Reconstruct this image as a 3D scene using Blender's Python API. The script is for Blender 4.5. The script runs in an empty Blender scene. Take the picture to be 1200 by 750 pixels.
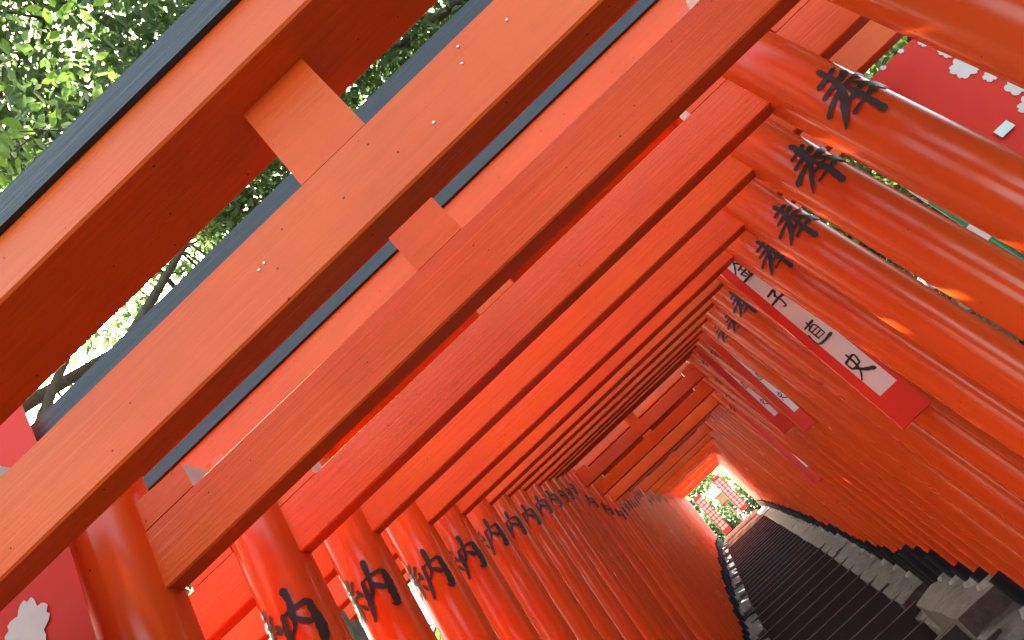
import bpy, math, random
import numpy as np
from mathutils import Vector, Matrix, noise
rnd = random.Random(7)
rng = np.random.default_rng(11)
sc = bpy.context.scene
col = sc.collection
R = math.radians

# ------------------------------------------------------------------ camera
cam_d = bpy.data.cameras.new('camera'); cam = bpy.data.objects.new('camera', cam_d); col.objects.link(cam)
cr = Vector((0.72290761, 0.3727221, -0.58179276)); cu = Vector((0.69045523, -0.35799891, 0.62857645)); cf = Vector((-0.02600316, 0.85610456, 0.51614806))
m = Matrix(((cr.x, cu.x, -cf.x, 0.02512), (cr.y, cu.y, -cf.y, 0), (cr.z, cu.z, -cf.z, 0), (0, 0, 0, 1)))
cam.matrix_world = m
cam_d.sensor_width = 36; cam_d.lens = 30.0; cam_d.clip_start = 0.02; cam_d.clip_end = 2000
sc.camera = cam
# ------------------------------------------------------------------ sky, sun, exposure
SUN_AZ, SUN_EL = -31.0, 44.0        # azimuth measured from +Y towards +X
w = bpy.data.worlds.new('World'); sc.world = w; w.use_nodes = True
nt = w.node_tree; bg = nt.nodes['Background']
sky = nt.nodes.new('ShaderNodeTexSky'); sky.sky_type = 'NISHITA'; sky.sun_disc = False
sky.sun_elevation = R(SUN_EL); sky.sun_rotation = R(SUN_AZ); sky.air_density = .8; sky.dust_density = 4.0; sky.ozone_density = 1.0
wb = nt.nodes.new('ShaderNodeMix'); wb.data_type = 'RGBA'; wb.blend_type = 'MULTIPLY'; wb.inputs[0].default_value = 1; wb.inputs[7].default_value = (1, .92, .66, 1)
nt.links.new(sky.outputs[0], wb.inputs[6]); nt.links.new(wb.outputs[2], bg.inputs[0]); bg.inputs[1].default_value = 0.15
sd = bpy.data.lights.new('sun', 'SUN'); sun = bpy.data.objects.new('sun', sd); col.objects.link(sun)
sd.energy = 4.5; sd.angle = R(0.5); sd.color = (1, .95, .86)
sv = Vector((math.sin(R(SUN_AZ)) * math.cos(R(SUN_EL)), math.cos(R(SUN_AZ)) * math.cos(R(SUN_EL)), math.sin(R(SUN_EL))))
sun.rotation_euler = sv.to_track_quat('Z', 'Y').to_euler(); sun.location = sv * 50
sc.view_settings.view_transform = 'Standard'; sc.view_settings.look = 'None'
sc.view_settings.exposure = 3.78; sc.view_settings.gamma = 1

# ------------------------------------------------------------------ helpers
def tag(o, label=None, cat=None, group=None, kind=None):
    if label: o['label'] = label
    if cat: o['category'] = cat
    if group: o['group'] = group
    if kind: o['kind'] = kind
    return o
def empty(name, loc=(0, 0, 0), **k):
    o = bpy.data.objects.new(name, None); o.empty_display_size = .1; col.objects.link(o); o.location = loc
    return tag(o, **k)
def link(name, me, parent=None, loc=(0, 0, 0), rot=None, **k):
    o = bpy.data.objects.new(name, me); col.objects.link(o); o.location = loc
    if rot: o.rotation_euler = rot
    if parent: o.parent = parent
    return tag(o, **k)
class MB:
    def __init__(s): s.v = []; s.f = []; s.mi = []; s.sm = []
    def add(s, vs, fs, mi=0, smooth=False):
        n = len(s.v); s.v += [tuple(v) for v in vs]
        for f in fs: s.f.append([i + n for i in f]); s.mi.append(mi); s.sm.append(smooth)
    def box(s, x0, x1, y0, y1, z0, z1, mi=0, bev=0.0):
        if bev <= 0:
            s.add([(x0,y0,z0),(x1,y0,z0),(x1,y1,z0),(x0,y1,z0),(x0,y0,z1),(x1,y0,z1),(x1,y1,z1),(x0,y1,z1)],
                  [(0,3,2,1),(4,5,6,7),(0,1,5,4),(1,2,6,5),(2,3,7,6),(3,0,4,7)], mi); return
        s.prism([(y0+bev,z0),(y1-bev,z0),(y1,z0+bev),(y1,z1-bev),(y1-bev,z1),(y0+bev,z1),(y0,z1-bev),(y0,z0+bev)], x0, x1, mi)
    def prism(s, prof, x0, x1, mi=0, dx0=None, dx1=None):   # profile in (y,z) extruded along x; dx = end slant per profile point
        n = len(prof)
        a = [(x0 + (dx0[i] if dx0 else 0), p[0], p[1]) for i, p in enumerate(prof)]
        b = [(x1 + (dx1[i] if dx1 else 0), p[0], p[1]) for i, p in enumerate(prof)]
        fs = [(i, (i+1) % n, n+(i+1) % n, n+i)[::-1] for i in range(n)]
        fs += [tuple(range(n)), tuple(range(n, 2*n))[::-1]]
        s.add(a+b, [f[::-1] for f in fs], mi)
    def tube(s, pts, rad, n=10, mi=0, cap=True, smooth=True):
        P = [Vector(p) for p in pts]; rings = []
        for i, p in enumerate(P):
            d = (P[min(i+1, len(P)-1)] - P[max(i-1, 0)]).normalized()
            a = d.orthogonal().normalized() if i == 0 else (pa - d*pa.dot(d)).normalized()
            pa = a; b = d.cross(a); r = rad[i] if hasattr(rad, '__len__') else rad
            rings.append([p + (a*math.cos(2*math.pi*k/n) + b*math.sin(2*math.pi*k/n))*r for k in range(n)])
        vs = [v for rg in rings for v in rg]; fs = []
        for i in range(len(P)-1):
            for k in range(n): fs.append((i*n+k, i*n+(k+1) % n, (i+1)*n+(k+1) % n, (i+1)*n+k))
        s.add(vs, fs, mi, smooth)
        if cap: s.add(rings[0], [tuple(range(n))[::-1]], mi); s.add(rings[-1], [tuple(range(n))], mi)
    def mesh(s, name, *mats):
        me = bpy.data.meshes.new(name); me.from_pydata(s.v, [], s.f)
        for mt in mats: me.materials.append(mt)
        me.polygons.foreach_set('material_index', s.mi); me.polygons.foreach_set('use_smooth', s.sm)
        me.update(); return me
def interp(tab, y):
    return float(np.interp(y, [t[0] for t in tab], [t[1] for t in tab]))

# ------------------------------------------------------------------ materials
def mat(name):
    m_ = bpy.data.materials.new(name); m_.use_nodes = True
    return m_, m_.node_tree, m_.node_tree.nodes['Principled BSDF']
def N(t, kind, **k):
    n = t.nodes.new(kind)
    for a, b in k.items():
        if a in ('operation', 'data_type', 'blend_type', 'noise_dimensions', 'feature', 'distance', 'wave_type', 'bands_direction'): setattr(n, a, b)
        else: n.inputs[a.replace('_', ' ')].default_value = b
    return n
def coords(t, scale=(1, 1, 1), use='Object', rand=True):
    tc = t.nodes.new('ShaderNodeTexCoord'); mp = t.nodes.new('ShaderNodeMapping'); mp.inputs['Scale'].default_value = scale
    t.links.new(tc.outputs[use], mp.inputs['Vector'])
    if rand:
        oi = t.nodes.new('ShaderNodeObjectInfo'); mu = N(t, 'ShaderNodeMath', operation='MULTIPLY'); mu.inputs[1].default_value = 37.0
        t.links.new(oi.outputs['Random'], mu.inputs[0]); t.links.new(mu.outputs[0], mp.inputs['Location'])
    return mp.outputs[0]
def ramp(t, fac, stops):
    r = t.nodes.new('ShaderNodeValToRGB'); e = r.color_ramp.elements
    while len(e) < len(stops): e.new(.5)
    for i, (p, c) in enumerate(stops): e[i].position = p; e[i].color = (c, c, c, 1) if not hasattr(c, '__len__') else (*c, 1)
    t.links.new(fac, r.inputs[0]); return r.outputs[0]
def paint(name, c1, c2, grain, rough=.36, bump=.25, specks=True, streak=.4):
    m_, t, p = mat(name); L = t.links.new
    v = coords(t, grain)
    n1 = N(t, 'ShaderNodeTexNoise', Scale=9.0, Detail=6.0, Roughness=.62); L(v, n1.inputs['Vector'])
    v2 = coords(t, (1, 1, 1)); n2 = N(t, 'ShaderNodeTexNoise', Scale=3.2, Detail=4.0); L(v2, n2.inputs['Vector'])
    mx = N(t, 'ShaderNodeMix', data_type='RGBA'); mx.inputs[6].default_value = (*c1, 1); mx.inputs[7].default_value = (*c2, 1)
    oi = t.nodes.new('ShaderNodeObjectInfo'); ad = N(t, 'ShaderNodeMath', operation='MULTIPLY_ADD'); ad.inputs[1].default_value = .5
    L(oi.outputs['Random'], ad.inputs[0]); L(ramp(t, n2.outputs[0], [(.3, 0.0), (.7, .5)]), ad.inputs[2]); L(ad.outputs[0], mx.inputs[0])
    out = mx.outputs[2]
    # brushed streaks
    st = N(t, 'ShaderNodeMix', data_type='RGBA', blend_type='MULTIPLY'); st.inputs[0].default_value = streak
    L(out, st.inputs[6]); L(ramp(t, n1.outputs[0], [(.3, .80), (.55, 1.0)]), st.inputs[7]); out = st.outputs[2]
    if bump > .1:
        v5 = coords(t, (.22, 16, 16)); n5 = N(t, 'ShaderNodeTexNoise', Scale=5.0, Detail=2.0); L(v5, n5.inputs['Vector'])
        n6 = N(t, 'ShaderNodeTexNoise', Scale=2.1, Detail=5.0, Roughness=.7); L(v2, n6.inputs['Vector'])
        ck = N(t, 'ShaderNodeMath', operation='MULTIPLY'); L(ramp(t, n5.outputs[0], [(.485, 0.0), (.5, 1.0), (.515, 0.0)]), ck.inputs[0]); L(ramp(t, n6.outputs[0], [(.52, 0.0), (.66, .5)]), ck.inputs[1])
        mk = N(t, 'ShaderNodeMix', data_type='RGBA'); L(ck.outputs[0], mk.inputs[0]); L(out, mk.inputs[6]); mk.inputs[7].default_value = (c1[0]*.42, c1[1]*.3, c1[2]*.4, 1)
        gr = N(t, 'ShaderNodeMix', data_type='RGBA', blend_type='MULTIPLY'); gr.inputs[0].default_value = 1; L(mk.outputs[2], gr.inputs[6]); L(ramp(t, n6.outputs[0], [(.35, .84), (.6, 1.0)]), gr.inputs[7]); out = gr.outputs[2]
    if specks:
        vo = N(t, 'ShaderNodeTexVoronoi', Scale=38.0); L(v2, vo.inputs['Vector'])
        n3 = N(t, 'ShaderNodeTexNoise', Scale=11.0); L(v2, n3.inputs['Vector'])
        sub = N(t, 'ShaderNodeMath', operation='MULTIPLY_ADD'); L(n3.outputs[0], sub.inputs[0]); sub.inputs[1].default_value = -.05; L(vo.outputs['Distance'], sub.inputs[2])
        sp = ramp(t, sub.outputs[0], [(0.015, 1.0), (.035, 0.0)])
        ms = N(t, 'ShaderNodeMix', data_type='RGBA'); L(sp, ms.inputs[0]); L(out, ms.inputs[6]); ms.inputs[7].default_value = (.06, .012, .01, 1); out = ms.outputs[2]
    L(out, p.inputs['Base Color'])
    rr = ramp(t, n2.outputs[0], [(.25, rough-.07), (.75, rough+.1)]); L(rr, p.inputs['Roughness'])
    p.inputs['Coat Weight'].default_value = .1 if bump < .1 else .04; p.inputs['Coat Roughness'].default_value = .14
    bp = N(t, 'ShaderNodeBump', Strength=bump, Distance=.004); L(n1.outputs[0], bp.inputs['Height'])
    n4 = N(t, 'ShaderNodeTexNoise', Scale=14.0, Detail=2.0); L(v2, n4.inputs['Vector'])
    p.inputs['Specular IOR Level'].default_value = .24 if bump > .1 else .38
    b2 = N(t, 'ShaderNodeBump', Strength=.06 if bump > .1 else .006, Distance=.01); L(n4.outputs[0], b2.inputs['Height']); L(bp.outputs[0], b2.inputs['Normal']); L(b2.outputs[0], p.inputs['Normal'])
    L(b2.outputs[0], p.inputs['Coat Normal'])
    return m_
RED1, RED2 = (.74, .128, .010), (.67, .072, .012)
M_beam = paint('vermilion_beam_paint', RED1, RED2, (.5, 14, 14), .34, .28)
M_pillar = paint('vermilion_pillar_paint', (.66, .084, .012), (.58, .058, .012), (5, 5, .3), .20, .03, streak=.08)
M_strut = paint('vermilion_strut_paint', RED1, RED2, (.8, 8, 8), .42, .35)
M_black = paint('blue_black_beam_paint', (.030, .040, .052), (.045, .058, .075), (.6, 12, 12), .45, .4, False)
M_collar = paint('black_collar_paint', (.009, .012, .020), (.014, .018, .030), (6, 6, 1), .4, .2, False)
def simple(name, c, rough=.6, c2=None, scale=8.0, bump=0.0, metal=0, dim=(1, 1, 1), det=6.0):
    m_, t, p = mat(name); L = t.links.new
    v = coords(t, dim); n = N(t, 'ShaderNodeTexNoise', Scale=scale, Detail=det, Roughness=.6); L(v, n.inputs['Vector'])
    mx = N(t, 'ShaderNodeMix', data_type='RGBA'); mx.inputs[6].default_value = (*c, 1); mx.inputs[7].default_value = (*(c2 or [x*.8 for x in c]), 1)
    L(ramp(t, n.outputs[0], [(.35, 0.0), (.65, 1.0)]), mx.inputs[0]); L(mx.outputs[2], p.inputs['Base Color'])
    p.inputs['Roughness'].default_value = rough; p.inputs['Metallic'].default_value = metal
    if bump:
        b = N(t, 'ShaderNodeBump', Strength=bump, Distance=.01); L(n.outputs[0], b.inputs['Height']); L(b.outputs[0], p.inputs['Normal'])
    return m_
M_ink = simple('black_lettering_paint', (.006, .006, .010), .42, (.012, .012, .018), 20, .1)
M_white = simple('white_end_paint', (.74, .74, .75), .5, (.6, .6, .62), 20, .2)
M_cloth = simple('red_banner_cloth', (.72, .038, .026), .8, (.62, .030, .022), 3, .1)
M_clothw = simple('white_banner_print', (.72, .68, .70), .8, (.66, .62, .64), 30)
M_board = simple('red_name_board_paint', (.76, .040, .018), .42, (.70, .032, .014), 6, .08)
M_paper = simple('white_name_strip', (.84, .83, .85), .6, (.78, .77, .80), 5, .05)
M_brush = simple('black_brush_ink', (.02, .02, .022), .6)
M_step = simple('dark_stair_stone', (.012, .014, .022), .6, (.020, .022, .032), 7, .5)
M_nose = simple('worn_stair_edge', (.26, .26, .30), .6, (.11, .11, .13), 9)
M_curb = simple('grey_curb_mortar', (.100, .098, .106), .85, (.050, .049, .054), 17, 1.4, det=9)
M_mortar = simple('smoothed_pale_mortar', (.17, .17, .18), .8, (.10, .10, .105), 14, .8)
M_scrape = simple('pale_bare_wood', (.62, .56, .38), .7, (.5, .45, .3), 30)
M_screw = simple('pale_screw_head', (.7, .7, .68), .35, metal=.6)
M_green = simple('green_pole_plastic', (.0, .27, .13), .3, (.0, .24, .12), 5)
M_wood = simple('weathered_post_wood', (.42, .26, .15), .7, (.33, .2, .11), 6, .3, dim=(4, 4, .6))
M_bark = simple('grey_brown_bark', (.10, .075, .055), .9, (.055, .042, .032), 8, 1.0, dim=(3, 3, .8))
M_dirt = simple('brown_packed_earth', (.20, .13, .10), .9, (.13, .085, .065), 3, .6)
M_metal = simple('galvanised_clip', (.55, .55, .57), .35, metal=.8)
def leafmat(name, c, c2, trans=.45):
    m_, t, p = mat(name); L = t.links.new
    gi = t.nodes.new('ShaderNodeNewGeometry')
    mx = N(t, 'ShaderNodeMix', data_type='RGBA'); mx.inputs[6].default_value = (*c, 1); mx.inputs[7].default_value = (*c2, 1)
    L(gi.outputs['Random Per Island'], mx.inputs[0]); L(mx.outputs[2], p.inputs['Base Color']); p.inputs['Roughness'].default_value = .38
    tr = t.nodes.new('ShaderNodeBsdfTranslucent'); hs = N(t, 'ShaderNodeHueSaturation', Value=1.6, Saturation=1.1); L(mx.outputs[2], hs.inputs['Color']); L(hs.outputs[0], tr.inputs[0])
    ms = t.nodes.new('ShaderNodeMixShader'); ms.inputs[0].default_value = trans
    L(p.outputs[0], ms.inputs[1]); L(tr.outputs[0], ms.inputs[2]); L(ms.outputs[0], t.nodes['Material Output'].inputs[0]); return m_
M_leaf = leafmat('dark_evergreen_leaf', (.042, .078, .028), (.08, .125, .045), .45)
M_leaf2 = leafmat('young_green_leaf', (.075, .125, .03), (.11, .18, .04), .5)
M_litter = simple('dry_leaf_litter', (.26, .18, .10), .8, (.12, .08, .05), 40)

# ------------------------------------------------------------------ terrain lines: lintel heights NZ, stair heights SZ, collar tops BZ
GY = [.60, .96, 1.38, 1.75, 2.16, 2.54, 2.98, 3.41, 3.84, 4.30, 4.70, 5.06, 5.40, 5.74, 6.13, 6.55, 7.08]
GZ = [.545, .65, .785, .90, 1.01, 1.13, 1.28, 1.43, 1.575, 1.73, 1.87, 1.99, 2.11, 2.235, 2.19, 2.20, 2.265]
GY += [7.48, 7.88, 8.28, 8.67, 9.05]; GZ += [2.40, 2.53, 2.65, 2.765, 2.865]
GY += [9.45, 9.85, 10.25, 10.65, 11.1, 11.5, 11.9, 12.33, 12.75]; GZ += [3.00, 3.13, 3.26, 3.385, 3.36, 3.49, 3.62, 3.745, 3.757]
yy = 12.75
NT = [(12.75, 3.757), (14.0, 4.16), (14.4, 4.14), (16.0, 4.62), (16.5, 4.70), (18.5, 5.22), (19.0, 5.20), (21.0, 5.72), (21.4, 5.70), (23.6, 6.30)]
while yy < 23.3:
    yy += .42; GY.append(yy); GZ.append(interp(NT, yy))
NG = len(GY)
def drift(y): return .006*max(0, y-5)
S_T = [(-12, -3.6), (0, -2.05), (5.9, -.05), (7.3, -.045), (11.7, 1.44), (20.4, 3.83), (23.9, 4.62), (28, 5.55), (60, 7)]
B_T = [(.5, -1.55), (3, -.72), (5.2, .01), (5.7, .16), (6.05, .31), (6.6, .46), (7.3, .48), (7.9, .58), (8.76, .78), (9.2, .93), (9.9, 1.14), (10.6, 1.36), (11, 1.51), (11.5, 1.66), (12.5, 2.02), (14, 2.44), (20, 4.08), (24, 5.0)]

# ------------------------------------------------------------------ brush characters (strokes: points with half-widths), unit box
HO = [[(-.17,.36,.03),(0,.38,.035),(.2,.42,.04)], [(-.26,.20,.03),(0,.23,.035),(.25,.28,.045)],
      [(-.46,.02,.05),(-.2,.06,.035),(.15,.11,.035),(.44,.13,.05)],
      [(.03,.55,.05),(.02,.3,.055),(-.08,.05,.05),(-.25,-.16,.045),(-.46,-.30,.014)],
      [(.08,.10,.02),(.22,-.08,.04),(.42,-.24,.06),(.56,-.28,.035)],
      [(-.13,-.13,.025),(.0,-.11,.03),(.16,-.08,.035)], [(-.24,-.30,.03),(0,-.27,.03),(.26,-.24,.045)],
      [(.03,.04,.03),(.02,-.15,.045),(.01,-.35,.05),(-.01,-.6,.055)]]
NO = [[(-.26,.50,.03),(-.33,.38,.035),(-.43,.27,.03),(-.27,.26,.02)], [(-.15,.36,.03),(-.28,.16,.03),(-.40,.05,.03),(-.12,.08,.025)],
      [(-.12,.16,.025),(-.07,.02,.04)], [(-.27,.08,.025),(-.27,-.15,.035),(-.28,-.38,.02)], [(-.40,-.10,.02),(-.45,-.2,.035),(-.5,-.33,.015)], [(-.16,-.10,.02),(-.11,-.2,.04),(-.08,-.28,.02)],
      [(.04,.22,.035),(.03,0,.045),(.0,-.25,.05),(-.05,-.52,.03)], [(.02,.20,.03),(.22,.24,.035),(.42,.26,.05),(.46,.1,.055),(.46,-.2,.06),(.43,-.45,.055),(.33,-.42,.02)],
      [(.2,.56,.05),(.21,.38,.055),(.19,.2,.04),(.14,.0,.035),(.05,-.16,.02)], [(.2,.1,.025),(.27,.0,.05),(.36,-.08,.05)]]
KIN = [[(0,.5,.04),(-.15,.3,.03),(-.45,.05,.02)],[(0,.48,.03),(.2,.25,.04),(.5,.08,.045)],[(-.17,.12,.025),(.18,.15,.03)],[(-.28,-.1,.025),(.28,-.07,.03)],[(0,.14,.03),(0,-.38,.03)],[(-.22,-.2,.03),(-.14,-.3,.03)],[(.22,-.16,.03),(.12,-.3,.03)],[(-.46,-.42,.03),(.46,-.38,.04)]]
SHI = [[(-.25,.38,.04),(.24,.42,.04),(.04,.2,.03)],[(.02,.22,.035),(.1,-.05,.04),(.06,-.38,.04),(-.12,-.32,.02)],[(-.45,.02,.03),(0,.05,.035),(.48,.04,.045)]]
NAO = [[(-.32,.38,.03),(.34,.4,.035)],[(0,.52,.03),(-.04,.28,.03)],[(-.2,.24,.025),(-.2,-.25,.03)],[(-.2,.24,.025),(.22,.25,.03),(.22,-.25,.03)],[(-.18,.08,.02),(.2,.08,.02)],[(-.18,-.08,.02),(.2,-.08,.02)],[(-.18,-.24,.02),(.2,-.24,.02)],[(-.44,.1,.03),(-.44,-.42,.03),(.46,-.42,.04)]]
SHU = [[(-.3,.32,.035),(-.28,-.02,.03),(.24,.02,.03)],[(-.3,.32,.03),(.3,.36,.035),(.24,.02,.03)],[(.04,.54,.035),(.02,.1,.04),(-.12,-.25,.035),(-.42,-.5,.02)],[(-.22,-.02,.025),(.1,-.28,.045),(.5,-.5,.06)]]
def stroke_uv(st, sub=5):
    P = []
    n = len(st)
    for i in range(n-1):
        p0 = st[max(i-1, 0)]; p1 = st[i]; p2 = st[i+1]; p3 = st[min(i+2, n-1)]
        for k in range(sub):
            t = k/sub
            P.append([.5*((2*b)+(c-a)*t+(2*a-5*b+4*c-d)*t*t+(3*b-a-3*c+d)*t**3) for a, b, c, d in zip(p0, p1, p2, p3)])
    P.append(list(st[-1]))
    out = []
    for i, p in enumerate(P):
        a = P[max(i-1, 0)]; b = P[min(i+1, len(P)-1)]; dx, dy = b[0]-a[0], b[1]-a[1]; l = math.hypot(dx, dy) or 1
        wv = max(p[2], .008)*(1+.12*math.sin(i*2.3)); nx, ny = -dy/l*wv, dx/l*wv
        out.append(((p[0]+nx, p[1]+ny), (p[0], p[1]), (p[0]-nx, p[1]-ny)))
    # rounded ends
    def ext(q, d):
        (a, c, b) = q; l = math.hypot(a[0]-c[0], a[1]-c[1]); return ((c[0]+(a[0]-c[0])*.45+d[0]*l*.8, c[1]+(a[1]-c[1])*.45+d[1]*l*.8), (c[0]+d[0]*l*.9, c[1]+d[1]*l*.9), (c[0]+(b[0]-c[0])*.45+d[0]*l*.8, c[1]+(b[1]-c[1])*.45+d[1]*l*.8))
    def dirn(a, b): l = math.hypot(a[0]-b[0], a[1]-b[1]) or 1; return ((a[0]-b[0])/l, (a[1]-b[1])/l)
    return [ext(out[0], dirn(out[0][1], out[1][1]))] + out + [ext(out[-1], dirn(out[-1][1], out[-2][1]))]
def glyph_mesh(name, strokes, mapf, mtl, sx=1, sy=1, wk=1.0):
    b = MB()
    for j, st in enumerate(strokes):
        rows = stroke_uv([(x, y, w_*wk) for x, y, w_ in st])
        off = .0008 + j*.00008
        vs = [mapf(q[0]*sx, q[1]*sy, off) for r_ in rows for q in r_]
        fs = []
        for i in range(len(rows)-1):
            for k in (0, 1): fs.append((i*3+k, i*3+k+1, (i+1)*3+k+1, (i+1)*3+k))
        b.add(vs, fs, 0, True)
    return b.mesh(name, mtl)

# ------------------------------------------------------------------ torii parts (gate-local: x across, y away, z=0 at lower face of the tie beam, y=0 its front)
PR, AX, LEAN = .064, .666, .085
def pillar_mesh(seed):
    b = MB(); r2 = random.Random(seed); n = 28; zs = [-2.35, -1.6, -1.0, -.5, -.2, 0, .12, .268]; vs = []
    for z in zs:
        rr = PR*(1+(-z)*.012)*(1+r2.uniform(-.002, .002)); 
        for k in range(n):
            a = 2*math.pi*k/n; vs.append((math.cos(a)*rr, math.sin(a)*rr, z))
    fs = [(i*n+k, i*n+(k+1) % n, (i+1)*n+(k+1) % n, (i+1)*n+k) for i in range(len(zs)-1) for k in range(n)]
    b.add(vs, fs, 0, True); b.add(vs[-n:], [tuple(range(n))]); b.add(vs[:n], [tuple(range(n))[::-1]])
    return b.mesh('pillar', M_pillar)
PM = [pillar_mesh(i) for i in range(4)]
def cyl(x, y, off, zc, rr=PR+.0015): a = x/rr; return (math.sin(a)*(rr+off), -math.cos(a)*(rr+off), y+zc)
GW, GH = .124, .120
def char_mesh(strokes, ang, zc):
    ca, sa = math.cos(ang), math.sin(ang)
    def f(x, y, o):
        p = cyl(x, y, o+.0012, zc, PR*(1-zc*.012)+.0008); return (p[0]*ca-p[1]*sa, p[0]*sa+p[1]*ca, p[2])
    return f
def jig(strokes, seed):
    r2 = random.Random(seed); return [[(x+r2.uniform(-.014, .014), y+r2.uniform(-.014, .014), w_*r2.uniform(.75, 1.3)) for x, y, w_ in st] for st in strokes]
HOm = [glyph_mesh('painted_character', jig(HO, i), char_mesh(HO, R(4), -.115), M_ink, GW, GH, 1.05) for i in range(4)]
NOm = [glyph_mesh('painted_character', jig(NO, 9+i), char_mesh(NO, R(-2), -.125), M_ink, GW, GH, 1.05) for i in range(4)]
def collar_mesh():
    b = MB(); b.tube([(0, 0, -.5), (0, 0, 0)], PR+.034, 24)
    return b.mesh('base_collar', M_collar)
COL = collar_mesh()
NH, NTK = .10, .036
def nuki(h=NH):
    b = MB(); x = 1.11; c = .0025; b.prism([(c, 0), (NTK-c, 0), (NTK, c), (NTK, h-c), (NTK-c, h), (c, h), (0, h-c), (0, c)], -x, x); return b.mesh('tie_beam', M_beam)
NK = {h: nuki(h) for h in (.097, .10, .105, .112, .12)}
KC = NTK/2   # centre line
def kasagi(kz):
    b = MB(); y0, y1 = KC-.06, KC+.06; c = .003
    pr = [(y0+c, 0), (y1-c, 0), (y1, c), (y1, kz), (y0, kz), (y0, c)]
    b.prism(pr, -1.02, 1.02, dx0=[-.3*p[1] for p in pr], dx1=[.3*p[1] for p in pr]); return b.mesh('lintel', M_beam)
def cap(ch):
    b = MB(); y0, y1 = KC-.068, KC+.068
    pr = [(y0, 0), (y1, 0), (y1, ch), (KC, ch+.026), (y0, ch)]
    b.prism(pr, -1.06, 1.06, dx0=[-.3*p[1] for p in pr], dx1=[.3*p[1] for p in pr]); return b.mesh('black_cap', M_black)
KS, CP = {k: kasagi(k) for k in (.080, .076)}, {k: cap(k) for k in (.044, .066)}
def strut(h):
    b = MB(); b.box(-.044, .044, .002, NTK-.002, 0, h, 0); return b.mesh('strut', M_strut)
def wedge(sx, inner):
    b = MB(); x0, x1 = (.0, .108)
    if inner: vs = lambda x: AX - PR*.9 - x
    else: vs = lambda x: AX + PR*.9 + x
    h0, h1 = .052, .044; y0, y1 = .001, .056
    P = [(vs(x0), y0, 0), (vs(x1), y0, 0), (vs(x1), y1, 0), (vs(x0), y1, 0), (vs(x0), y0, h0), (vs(x1), y0, h1), (vs(x1), y1, h1), (vs(x0), y1, h0)]
    P = [(p[0]*sx, p[1], p[2]) for p in P]
    fl = (sx > 0) != inner
    for i, f in enumerate([(0,3,2,1),(4,5,6,7),(0,1,5,4),(1,2,6,5),(2,3,7,6),(3,0,4,7)]):
        b.add(P, [f if fl else f[::-1]], 1 if i == 3 else 0)
    return b.mesh('wedge', M_strut, M_white)
WG = {(s, i): wedge(s, i) for s in (-1, 1) for i in (True, False)}
SM = {}
ORD = ['first', 'second', 'third', 'fourth', 'fifth', 'sixth', 'seventh', 'eighth', 'ninth', 'tenth', 'eleventh', 'twelfth', 'thirteenth', 'fourteenth', 'fifteenth', 'sixteenth', 'seventeenth', 'eighteenth', 'nineteenth', 'twentieth']
def gate_label(i):
    sp = {0: 'nearest torii gate, its broad strut and pale tie beam crossing the whole photo',
          1: 'second torii gate from the camera, its left pillar against the red banner',
          2: 'third torii gate from the camera, its black cap scraped pale at the left end',
          3: 'fourth torii gate from the camera, just behind the scraped one'}
    if i in sp: return sp[i]
    W_ = lambda q: ORD[q] if q < 20 else 'twenty-'+ORD[q-20]
    if i < 14: return '%s torii gate from the camera, in the close ranks before the roofline drops' % ORD[i]
    if i < 20: return '%s torii gate from the camera, in the lower ranks beyond the drop' % ORD[i]
    if i < 29: return '%s torii gate from the camera, a thin frame halfway down the tunnel' % W_(i)
    j = NG-1-i
    if j == 0: return 'last torii gate, sunlit frame around the bright exit at the stair top'
    if j < 10: return '%s torii gate counted back from the bright exit of the tunnel' % ORD[j]
    return 'vermilion torii gate among the thin nested frames deep inside the tunnel'
gates = []
for i in range(NG):
    y, z = GY[i], GZ[i]; rg = random.Random(100+i)
    g = empty('torii_gate', (drift(y)+rg.uniform(-.006, .006)*(i > 2), y, z), label=gate_label(i), cat='torii gate', group='vermilion torii gates lining the stairs')
    g.rotation_euler = (0, rg.uniform(-.22, .22)*R(1)*(1 if i > 3 else .2), rg.uniform(-.35, .35)*R(1)*(1 if i > 3 else .2)); gates.append(g)
    h = [.10, .098, .105, .112][i] if i < 4 else rg.choice((.10, .112, .12))
    h = {.098: .097}.get(h, h)
    link('tie_beam', NK[h], g)
    kh = h + [.140, .139, .142, .14][i] if i < 4 else h+rg.uniform(.14, .16)
    sk = round(kh-h, 3)
    st = link('strut', strut(sk-.001), g, (-.012, 0, h+.0005))
    kz, ch = (.080, .044) if i < 2 else (.076, .066)
    link('lintel', KS[kz], g, (0, 0, kh)); link('black_cap', CP[ch], g, (0, 0, kh+kz+.0005))
    for s in (-1, 1):
        bz = interp(B_T, y) - z
        p = link('pillar', PM[(i*2+(s > 0)) % 4], g, (s*AX, KC, 0), (0, -s*LEAN*-1*-1, rg.uniform(-.12, .12)))
        p.rotation_euler = (rg.uniform(-.0025, .0025), -s*math.atan(LEAN), 0)
        cl = link('base_collar', COL, p, (0, 0, bz + rg.uniform(-.035, .045)))
        if i > 0: link('painted_character', (HOm if s > 0 else NOm)[rg.randrange(4)], p, (0, 0, rg.uniform(-.012, .012)*(i > 3)))
        link('wedge', WG[(s, True)], g, (0, 0, h+.0005)); link('wedge', WG[(s, False)], g, (0, 0, h+.0005))
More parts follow.
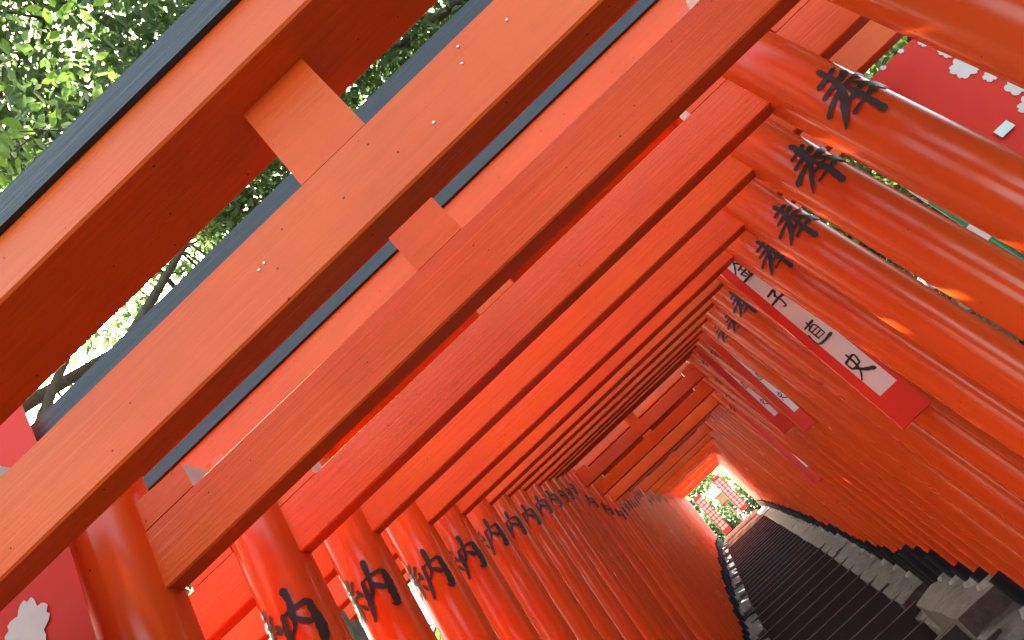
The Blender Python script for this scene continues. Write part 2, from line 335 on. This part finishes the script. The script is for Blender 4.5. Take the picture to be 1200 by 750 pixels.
# pale scrape on the third gate's cap, screws in the first tie beam
b = MB(); y0 = KC-.0692; xs = np.linspace(-.66, -.47, 15)
r3 = random.Random(3); top = [.048+r3.uniform(-.004, .004) for _ in xs]; bot = [.030+.012*abs(math.sin(k*1.7))+.010*(k/14) for k in range(15)]
vs = [(x, y0, t_) for x, t_ in zip(xs, top)] + [(x, y0, min(t_-.003, b_)) for x, t_, b_ in zip(xs, top, bot)]
b.add(vs, [(k, k+15, k+16, k+1) for k in range(14)])
cap3 = [c for c in gates[2].children if c.name.startswith('black_cap')][0]
link('scraped_patch', b.mesh('scraped_patch', M_scrape), cap3)
b = MB(); b.tube([(0, .001, 0), (0, -.0012, 0)], .0014, 10); scm = b.mesh('screw_head', M_screw)
tb1 = [c for c in gates[0].children if c.name.startswith('tie_beam')][0]
def scr(x, z): link('screw_head', scm, tb1, (x, 0, z))
for x, z in ((.2, .065), (.15, .085), (.14, .065), (.08, .035), (-.14, .055), (-.132, .057)): scr(x, z)

# ------------------------------------------------------------------ stairs and curbs
stairs = empty('stairs', (0, 0, 0), kind='structure')
XL, XR = -.60, .505
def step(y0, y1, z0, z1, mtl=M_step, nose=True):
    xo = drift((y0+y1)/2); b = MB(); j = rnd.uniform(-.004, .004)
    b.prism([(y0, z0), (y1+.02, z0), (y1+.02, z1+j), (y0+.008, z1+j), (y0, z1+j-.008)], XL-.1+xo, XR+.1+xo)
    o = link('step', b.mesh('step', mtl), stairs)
    if nose:
        b = MB(); b.prism([(y0-.004, z1+j-.006), (y0+.006, z1+j-.006), (y0+.012, z1+j+.0025), (y0-.004, z1+j+.0025)], XL-.1+xo, XR+.1+xo)
        link('nosing', b.mesh('nosing', M_nose), o)
def run(ya, za, yb, zb, n, **k):
    for q in range(n):
        y0 = ya+(yb-ya)*q/n; y1 = ya+(yb-ya)*(q+1)/n; z1 = za+(zb-za)*(q+1)/n; step(y0, y1, z1-.55, z1, **k)
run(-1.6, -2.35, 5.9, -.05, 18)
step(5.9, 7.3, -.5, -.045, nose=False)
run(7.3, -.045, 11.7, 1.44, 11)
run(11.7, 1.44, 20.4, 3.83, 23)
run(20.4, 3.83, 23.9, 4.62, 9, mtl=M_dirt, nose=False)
step(-6, -1.6, -3.2, -2.35, nose=False)
run(23.9, 4.62, 27.5, 5.45, 6, mtl=M_dirt, nose=False)
side_of = [0]
def rough_block(y0, y1, zt0, zt1, x0, x1, depth, seed):
    b = MB(); ny, nx = max(3, int((y1-y0)/.10)), 7; V = []
    def P(u, v, s):  # u along y, v across; s 0 = side
        return (x0+(x1-x0)*v, y0+(y1-y0)*u, zt0+(zt1-zt0)*u)
    for a in range(ny+1):
        for c in range(nx+1):
            x, y, z = P(a/ny, c/nx, 0)
            n_ = noise.noise(Vector((x*9, y*7, seed)))
            edge = (c == 0 or c == nx or a == 0 or a == ny)
            V.append((x+noise.noise(Vector((y*6, seed, z)))*.012*(c in (0, nx)), y, z+n_*.018-(.012 if (edge and side_of[0] < 0) or c == 0 else 0)))
    F_ = [(a*(nx+1)+c, a*(nx+1)+c+1, (a+1)*(nx+1)+c+1, (a+1)*(nx+1)+c) for a in range(ny) for c in range(nx)]
    b.add(V, F_, 0, True)
    def skirt(ids):
        vs = [V[i] for i in ids]; n = len(vs); vs2 = [(v[0], v[1], v[2]-depth) for v in vs]
        b.add(vs+vs2, [(k, k+1, n+k+1, n+k) for k in range(n-1)])
    skirt([a*(nx+1) for a in range(ny+1)]); skirt([a*(nx+1)+nx for a in range(ny, -1, -1)])
    skirt(list(range(nx, -1, -1))); skirt([ny*(nx+1)+c for c in range(nx+1)])
    return b.mesh('curb_block', M_curb)
bm_ = MB()
rg_ = [(.150, -.06), (.138, -.02), (.125, .0), (.112, .02)]
n = 16; vs = [(math.cos(2*math.pi*k/n)*r_*(1+.12*math.sin(3*k)), math.sin(2*math.pi*k/n)*r_*(1+.1*math.cos(2*k)), z_) for r_, z_ in rg_ for k in range(n)]
bm_.add(vs, [(i*n+k, i*n+(k+1) % n, (i+1)*n+(k+1) % n, (i+1)*n+k) for i in range(3) for k in range(n)], 0, True)
MORT = bm_.mesh('mortar_fillet', M_mortar)
for side in (-1, 1):
    side_of[0] = side
    cb = empty('stone_curb', (0, 0, 0), kind='structure')
    ys = [-1.2]
    rb = random.Random(5+side)
    while ys[-1] < 23.8: ys.append(ys[-1]+rb.uniform(1.1, 1.5))
    cz = []
    for k in range(len(ys)-1):
        y0, y1 = ys[k], ys[k+1]; ym = (y0+y1)/2; sl = (interp(S_T, y1)-interp(S_T, y0))
        zc = interp(S_T, ym)+.13; kf = .497 if side > 0 else .42; z0 = zc-sl*kf; z1 = zc+sl*kf; xo = drift(ym); cz.append((y0, y1, z0, z1))
        xa, xb = (XR+xo, XR+.62+xo) if side > 0 else (XL-.5+xo, XL+xo)
        link('curb_block', rough_block(y0, y1-(.001 if side > 0 else .006), z0, z1, xa, xb, .5, k*3.1+side), cb)
    for i in range(NG):
        y, z = GY[i]+KC, GZ[i]
        for (y0, y1, z0, z1) in cz:
            if y0 <= y < y1:
                zz = z0+(z1-z0)*(y-y0)/(y1-y0); link('mortar_fillet', MORT, cb, (drift(y)+side*(AX+LEAN*(z-zz)), y, zz+.0), (0, 0, rb.uniform(0, 6)))

# ------------------------------------------------------------------ ground
def ground_z(x, y):
    s = interp(S_T, y); ax = abs(x-drift(y)); k = 2.3
    t = min(1, max(0, (ax-1.25)/1.4)); t = t*t*(3-2*t)
    far = max(0, ax-2.6)*.28 if ax < 14 else 3.2
    fade = 1.0 if y < 21 else max(0, 1-(y-21)/3)
    front = min(1, max(0, (y+2)/3))
    bank = (k*t*fade + far*fade)*front
    return s - .12 - (.5 if ax < 1.15 else 0)*1.0 + bank + noise.noise(Vector((x*.9, y*.9, 0)))*.09*(ax > 1.3)
xs = sorted(set([-200, -90, -45, -25, -16, -11, -8, -6.4] + [round(-5.2+.2*i, 2) for i in range(53)] + [6.4, 8, 11, 16, 25, 45, 90, 200]))
ys = sorted(set([-200, -80, -40, -20, -12] + [round(-8+.3*i, 2) for i in range(120)] + [30, 35, 45, 70, 120, 300]))
V = [(x, y, ground_z(x, min(max(y, -12), 60))) for y in ys for x in xs]; nx = len(xs)
b = MB(); b.add(V, [(j*nx+i, j*nx+i+1, (j+1)*nx+i+1, (j+1)*nx+i) for j in range(len(ys)-1) for i in range(nx-1)], 0, True)
M_ground = simple('forest_floor_earth', (.075, .055, .035), .95, (.035, .035, .018), 2.2, 1.0)
link('ground', b.mesh('ground', M_ground), kind='structure')

# ------------------------------------------------------------------ leaves
def leaf_mesh(name, C, size, mats, mi=None, flat=.0, elong=2.0):
    n = len(C); size = np.broadcast_to(size, (n,))
    d = rng.normal(size=(n, 3)); d[:, 2] -= .25; d /= np.linalg.norm(d, axis=1)[:, None]
    u = rng.normal(size=(n, 3)); u[:, 2] += flat; s = np.cross(d, u); s /= np.linalg.norm(s, axis=1)[:, None]; nn = np.cross(s, d)
    L_ = size[:, None]; W_ = L_/elong/2
    # 6-vertex leaf, folded on the midrib: base, tip, two sides x2
    p = [C, C+d*L_*.33+s*W_+nn*W_*.3, C+d*L_*.7+s*W_*.75+nn*W_*.25, C+d*L_-nn*L_*.08, C+d*L_*.7-s*W_*.75+nn*W_*.25, C+d*L_*.33-s*W_+nn*W_*.3]
    V = np.stack(p, 1).reshape(-1, 3)
    idx = (np.arange(n)*6)[:, None]
    F = np.stack([idx+np.array([0, 1, 2, 3]), idx+np.array([0, 3, 4, 5])], 1).reshape(-1, 4)
    me = bpy.data.meshes.new(name); me.vertices.add(len(V)); me.vertices.foreach_set('co', V.ravel())
    me.loops.add(F.size); me.loops.foreach_set('vertex_index', F.ravel().astype(np.int32))
    me.polygons.add(len(F)); me.polygons.foreach_set('loop_start', np.arange(0, F.size, 4, dtype=np.int32)); me.polygons.foreach_set('loop_total', np.full(len(F), 4, np.int32))
    for m_ in mats: me.materials.append(m_)
    if mi is not None: me.polygons.foreach_set('material_index', np.repeat(mi, 2).astype(np.int32))
    me.update(calc_edges=True); return me
def tree(loc, trunk_top, crown_c, crown_r, nclump, per, size, label, young=0.0, limbs=6, tr=.16, clump_r=.45, seed=0, hole=None):
    rs = np.random.default_rng(seed); loc = Vector(loc); T = empty('broadleaf_tree', loc, label=label, cat='tree', group='trees around the torii tunnel')
    tt = Vector(trunk_top); mid = loc.lerp(tt, .5)+Vector((rs.uniform(-.3, .3), rs.uniform(-.3, .3), 0))
    b = MB(); b.tube([loc-loc-Vector((0, 0, .4)), (mid-loc), (tt-loc)], [tr, tr*.8, tr*.55], 12); link('trunk', b.mesh('trunk', M_bark), T)
    cc = np.array(crown_c, float); rr = np.array(crown_r, float)
    q = rs.normal(size=(nclump, 3)); q /= np.linalg.norm(q, axis=1)[:, None]; q *= (rs.uniform(0, 1, (nclump, 1))**.45)
    CL = cc+q*rr
    for k in range(limbs):
        e = Vector(CL[k*3 % nclump]); s0 = mid.lerp(tt, rs.uniform(.2, 1)); m1 = s0.lerp(e, .5)+Vector(rs.uniform(-.35, .35, 3)); m2 = s0.lerp(e, .78)+Vector(rs.uniform(-.25, .25, 3))
        b = MB(); b.tube([s0-loc, m1-loc, m2-loc, e-loc], [tr*.4, tr*.24, tr*.14, tr*.06], 8)
        for _ in range(5):
            a = m1.lerp(e, rs.uniform(0, 1)); t2 = a+Vector(rs.normal(size=3))*.55; b.tube([a-loc, a.lerp(t2, .5)-loc+Vector(rs.uniform(-.1, .1, 3)), t2-loc], [tr*.09, tr*.06, tr*.03], 5)
        link('limb', b.mesh('limb', M_bark), T)
    cr_ = clump_r*rs.uniform(.6, 1.5, nclump)
    P = np.repeat(CL, per, 0)+rs.normal(size=(nclump*per, 3))*np.repeat(cr_, per)[:, None]*np.array([1, 1, .6])*.55
    mi = np.repeat((rs.uniform(size=nclump) < young).astype(int), per)
    if hole is not None:
        hv = np.array(hole[0]); dd = P/np.linalg.norm(P, axis=1)[:, None]; keep = ((dd@hv) < math.cos(R(hole[1]))) | (rs.uniform(size=len(P)) < hole[2]); P = P[keep]; mi = mi[keep]
    link('crown', leaf_mesh('crown', P-np.array(loc), size*rs.uniform(.7, 1.25, len(P)), [M_leaf, M_leaf2], mi), T)
    return T
sund = tuple(sv)
HOLE = (sund, 9.5, .14)
def gz(x, y): return ground_z(x, y)
tree((-4.2, 3.5, gz(-4.2, 3.5)), (-3.2, 4.0, 5.0), (-1.9, 4.6, 7.4), (2.6, 2.6, 2.0), 280, 95, .105, 'dark evergreen tree arching over the near gates at upper left', .12, 9, .15, .42, 1, HOLE)
tree((-3.4, 7.5, gz(-3.4, 7.5)), (-2.8, 7.5, 5.5), (-2.2, 8.0, 7.8), (3.4, 3.0, 2.6), 260, 90, .12, 'tall evergreen tree behind the left row of pillars', .05, 8, .17, .55, 2, HOLE)
tree((-5.2, 5.6, gz(-5.2, 5.6)), (-5.0, 5.8, 4.2), (-4.8, 5.9, 4.8), (1.9, 2.3, 1.7), 110, 60, .12, 'low bushy tree catching the sun glare at far left', .2, 6, .12, .5, 3, HOLE)
tree((3.2, 5.5, gz(3.2, 5.5)), (2.4, 5.8, 6.5), (1.3, 6.3, 8.4), (2.8, 2.8, 2.0), 200, 70, .13, 'dark evergreen tree leaning over the tunnel from the right bank', .02, 7, .16, .5, 4)
tree((-2.4, 1.3, gz(-2.4, 1.3)), (-1.6, 1.7, 3.0), (-.95, 2.0, 3.6), (.55, .5, .42), 24, 22, .07, 'young tree with light green leaves beyond the nearest black cap', .75, 6, .05, .28, 5)
tree((3.6, 14, gz(3.6, 14)), (3.2, 14, 9), (2.2, 13, 10), (4, 4, 2.6), 200, 70, .15, 'evergreen tree over the middle of the tunnel on the right', .05, 6, .2, .7, 6)
tree((-4.0, 15, gz(-4, 15)), (-3.5, 15, 9), (-3.5, 16.5, 9.2), (3.2, 5.2, 2.4), 270, 80, .18, 'evergreen tree over the middle of the tunnel on the left', .05, 6, .2, .7, 7)  # crown placed and thickened to keep sun patches off the curbs

# unseen trees added beside and behind the viewer to block low sky reflections
for k, (x, y, h) in enumerate(((-6.0, -1.0, 6.0), (6.0, -.5, 6.0), (-8.5, -8, 6.5), (8.5, -7.5, 6.5))):
    tree((x, y, gz(x, y)), (x*.95, y, h*.55), (x, y, h*.42), (2.6, 3.6, h*.62), 260, 34, .32, ['unseen left tree added beside the tunnel entrance to block sky', 'unseen right tree added beside the tunnel entrance to block sky', 'unseen left tree added farther back from the entrance to block sky', 'unseen right tree added farther back from the entrance to block sky', 'unseen tree added on the left below the stairs to block sky', 'unseen tree added on the right below the stairs to block sky'][k], .1, 3, .2, .6, 20+k)
# ------------------------------------------------------------------ banners, poles, boards
def flower(b, cx, cz, r_, mapf, mi=1, rot=0):
    n = 40; pts = [mapf(cx, cz)]
    for k in range(n):
        a = 2*math.pi*k/n+rot; rad = r_*(.62+.38*abs(math.cos(2.5*a))**.6)*(.86 if abs(math.cos(2.5*a)) > .985 else 1); pts.append(mapf(cx+rad*math.cos(a), cz+rad*math.sin(a)))
    b.add(pts, [(0, 1+k, 1+(k+1) % n) for k in range(n)], mi)
def sstep(v, a, c): t = min(1, max(0, (v-a)/(c-a))); return t*t*(3-2*t)
def wave(x, z, s): return .012*math.sin(x*9+s)+.008*math.sin(z*5+s*2)
def banner_mesh(L_, edge=None, seed=0, marks=None, yf=lambda z: 0):
    """cloth in local x (across), z (down from 0): corners from functions xl(z), xr(z)"""
    xl, xr, H_ = L_; nz, nx = 40, 10; b = MB(); V = []
    for j in range(nz+1):
        z = -H_*j/nz
        for i in range(nx+1):
            x = xl(z)+(xr(z)-xl(z))*i/nx; V.append((x, wave(x, z, seed)+yf(z), z))
    b.add(V, [(j*(nx+1)+i, (j+1)*(nx+1)+i, (j+1)*(nx+1)+i+1, j*(nx+1)+i+1) for j in range(nz) for i in range(nx)], 0, True)
    if marks: marks(b, lambda x, z: (x, wave(x, z, seed)+yf(z)-.0025, z))
    return b.mesh('cloth', M_cloth, M_clothw)
def pole(parent, x, z0, z1, y=0, r_=.011, bands=()):
    b = MB(); b.tube([(x, y, z0), (x, y, z1)], r_, 10); p = link('pole', b.mesh('pole', M_green), parent)
    for zb in bands:
        b = MB(); b.tube([(x, y, zb), (x, y, zb+.075)], r_*1.25, 10); link('pole_fitting', b.mesh('pole_fitting', M_white), p)
# left near banner
BL = empty('banner', (-.9, .885, 1.15), label='red cloth banner with white blossoms at the far left beside the second gate', cat='banner')
def lm(b, f):
    for (x, z, r_) in ((.135, -.44, .045), (.165, -.52, .03), (.16, -.9, .06), (.05, -1.2, .05)): flower(b, x, z, r_, f, 1, x*9)
link('cloth', banner_mesh((lambda z: -.5, lambda z: .255-.012*sstep(-z, .2, .36)-.08*max(0, -z-.4), 1.7), seed=1, marks=lm), BL)
pole(BL, -.55, -2.4, .25)
BR = empty('banner', (.93, 1.97, .965), label='red cloth banner with white blossom border outside the right pillars', cat='banner')
def rm(b, f):
    k = 0
    for z in np.arange(-.03, -1.0, -.062):
        flower(b, .262+.012*math.sin(k*2.1), z, .017+.009*(k % 3), f, 1, k); k += 1
    for x in (.03, .09, .15, .21): flower(b, x, -.004, .008, f)
link('cloth', banner_mesh((lambda z: 0, lambda z: .27, 1.3), seed=3, marks=rm), BR)
pole(BR, .30, -2.4, .12)
b = MB(); b.box(-.02, .02, -.006, .0, -.012, .012); c_ = link('clip', b.mesh('clip', M_metal), BR, (.165, -.022, -.335))
PL = empty('banner_pole', (1.2, 2.73, -1.2), label='green plastic banner pole with white joints outside the right pillars', cat='pole'); pole(PL, 0, 0, 2.25, 0, .012, (1.86, 2.08))
PL = empty('banner_pole', (-1.2, 2.68, -1.0), label='green plastic banner pole behind the left pillars', cat='pole'); pole(PL, 0, 0, 2.6, 0, .014, (1.4,))
# name boards on the right pillars
def board(gi, zt, ln, wd, x, yo, label, text=True, pw=.045, px=.0, off=0):
    z0 = GZ[gi]; o = empty('name_board', (drift(GY[gi])+x, GY[gi]+yo, zt), label=label, cat='name board', group='red name boards hung on the right pillars')
    b = MB(); b.box(-wd/2, wd/2, 0, .018, -ln, 0); link('panel', b.mesh('panel', M_board), o)
    b = MB(); b.box(px-pw/2, px+pw/2, -.0015, 0.0005, -ln*.86, -.006); pp = link('paper_strip', b.mesh('paper_strip', M_paper), o)
    if text:
        for k, gl in enumerate((KIN, SHI, NAO, SHU)):
            gm = glyph_mesh('brush_character', jig(gl, 40+k+off*7), lambda x_, y_, of, kk=k: (px+x_-(.008 if pw > .04 else 0), -.0015-of-.0004, -.055-ln*.205*kk+y_-.03), M_brush, pw*.85, .088 if pw > .04 else .055, 1.35)
            link('brush_character', gm, pp)
board(6, 1.275, .83, .118, .655, -.165, 'nearest red name board, white strip with four brushed characters', True, .072, .008)
board(10, 1.85, .80, .075, .652, -.075, 'second red name board along the right pillars, narrow white strip', True, .034, .02, 1)
board(12, 2.09, .80, .075, .642, -.075, 'third red name board along the right pillars, pinkish with edge-on strip', True, .030, .02, 2)
board(16, 2.2, .95, .07, .69, -.08, 'fourth red name board, long thin one farther down the right pillars', True, .018, .03, 3)

# ------------------------------------------------------------------ beyond the exit
def far_banner(x0, x1, y, zt, H_, label, sd_):
    o = empty('banner', ((x0+x1)/2, y, zt), label=label, cat='banner'); w_ = (x1-x0)/2
    def mk(b, f):
        for k in range(9):
            z = -.12-H_*.093*k
            for q in (-.22, 0.22):
                jj = random.Random(k*5+sd_+int(q*10)); 
                for s_ in range(3):
                    zz = z-.03*s_; b.add([f(q*w_*2-.05+jj.uniform(-.01, .01), zz), f(q*w_*2+.05, zz), f(q*w_*2+.05, zz-.014), f(q*w_*2-.05, zz-.014)], [(0, 1, 2, 3)], 1)
                b.add([f(q*w_*2-.012, z+.01), f(q*w_*2+.012, z+.01), f(q*w_*2+.012, z-.09), f(q*w_*2-.012, z-.09)], [(0, 1, 2, 3)], 1)
    link('cloth', banner_mesh((lambda z: -w_, lambda z: w_, H_), seed=sd_, marks=mk), o); pole(o, -w_-.02, -H_-.6, .1)
far_banner(.35, .62, 25.2, 6.55, 1.25, 'red and white lettered banner standing right of the exit', 1)
far_banner(-.42, -.18, 25.0, 6.45, 1.35, 'red and white lettered banner standing left of the exit', 4)
LP = empty('wooden_lantern_post', (.22, 27.6, 5.35), label='wooden post with a square lantern box beyond the exit', cat='lantern post')
b = MB(); b.box(-.03, .03, -.03, .03, 0, 1.0, 0); link('post', b.mesh('post', M_wood), LP)
b = MB(); b.box(-.14, .14, -.12, .12, 1.0, 1.3); bx_ = link('lantern_box', b.mesh('lantern_box', M_wood), LP)
b = MB(); b.prism([(-.17, 1.3), (.17, 1.3), (.03, 1.4), (-.03, 1.4)], -.18, .18); link('lantern_roof', b.mesh('lantern_roof', M_wood), bx_)
def shrub(loc, r_, n, size, label, young=.3, name='shrub', seed=0, cat='shrub', grp=None, flat=0, elong=2.0):
    rs = np.random.default_rng(seed); o = empty(name, loc, label=label, cat=cat, group=grp); r_ = np.array(r_, float)
    b = MB()
    for k in range(6):
        a = rs.normal(size=3)*.5*r_; b.tube([(0, 0, -.1), (a[0]*.5, a[1]*.5, r_[2]*.7), (a[0], a[1], r_[2]*1.4)], [.018, .012, .005], 6)
    link('stem', b.mesh('stem', M_bark), o)
    k = max(8, n//40); c = rs.normal(size=(k, 3)); c /= np.linalg.norm(c, axis=1)[:, None]; c *= rs.uniform(.3, 1, (k, 1))**.5*r_; c[:, 2] += r_[2]*.9
    ci = rs.integers(0, k, n); P = c[ci]+rs.normal(size=(n, 3))*.16*r_.mean(); P[:, 2] = np.abs(P[:, 2])
    link('foliage', leaf_mesh('foliage', P, size*rs.uniform(.7, 1.3, n), [M_leaf, M_leaf2], (rs.uniform(size=k) < young)[ci].astype(int), flat, elong), o)
for k, (x, y, r0) in enumerate(((-1.4, 29, 1.2), (.4, 30, 1.1), (1.9, 29.5, 1.3), (-3.6, 30, 1.6), (4.2, 31, 1.8))):
    shrub((x, y, 5.4), (r0*1.1, .8, r0*.75), 2600, .14, ['round green hedge shrub left beyond the exit', 'green hedge shrub right behind the lantern post', 'bright green hedge shrub right beyond the exit', 'large shrub far left past the last gate', 'large shrub far right past the last gate'][k], [.2, .1, .6, .2, .2][k], 'hedge_shrub', 30+k)
tree((-2.2, 34, 5.6), (-1.2, 33, 7.5), (-.6, 32.5, 8.6), (3.0, 2, 1.5), 60, 60, .2, 'sparse tree whose branches cross the bright exit', .4, 7, .13, .6, 8)
shrub((3.7, 7.5, ground_z(3.7, 7.5)), (1.4, 1.4, 1.2), 4500, .1, 'large dark bush filling the gap above the right bank', .15, 'bank_bush', 50)
# banks either side
GB = 'shrubs on the banks outside the pillars'
for k, (x, y, r0, yg, lab) in enumerate(((2.3, 3.6, .55, .9, 'bright green shrub on the right bank beside the red banner'), (2.35, 5.3, .8, .4, 'broad-leaved shrub seen between the right pillars'), (3.3, 5.4, .6, .3, 'dark shrub higher on the right bank'), (-2.2, 5.2, .5, .7, 'yellow-green shrub behind the left pillars'), (-3.0, 4.0, .6, .3, 'dark shrub higher on the left bank'), (-2.1, 7.6, .55, .5, 'shrub farther up behind the left pillars'), (2.3, 7.8, .6, .3, 'shrub farther up behind the right pillars'))):
    shrub((x, y, ground_z(x, y)-.05), (r0, r0, r0*.7), int(3800*r0), .085, lab, yg, 'bank_shrub', 60+k, grp=GB)
n = 16000; X = rng.uniform(1.2, 4.5, n); X[n//2:] *= -1; Y = rng.uniform(1.5, 11, n); Z = np.array([ground_z(a, c) for a, c in zip(X, Y)])+.015
link('leaf_litter', leaf_mesh('leaf_litter', np.stack([X, Y, Z], 1), .075*rng.uniform(.5, 1.2, n), [M_litter], flat=1, elong=1.6), label='dry brown leaf litter covering both banks outside the pillars', cat='leaf litter', kind='stuff')
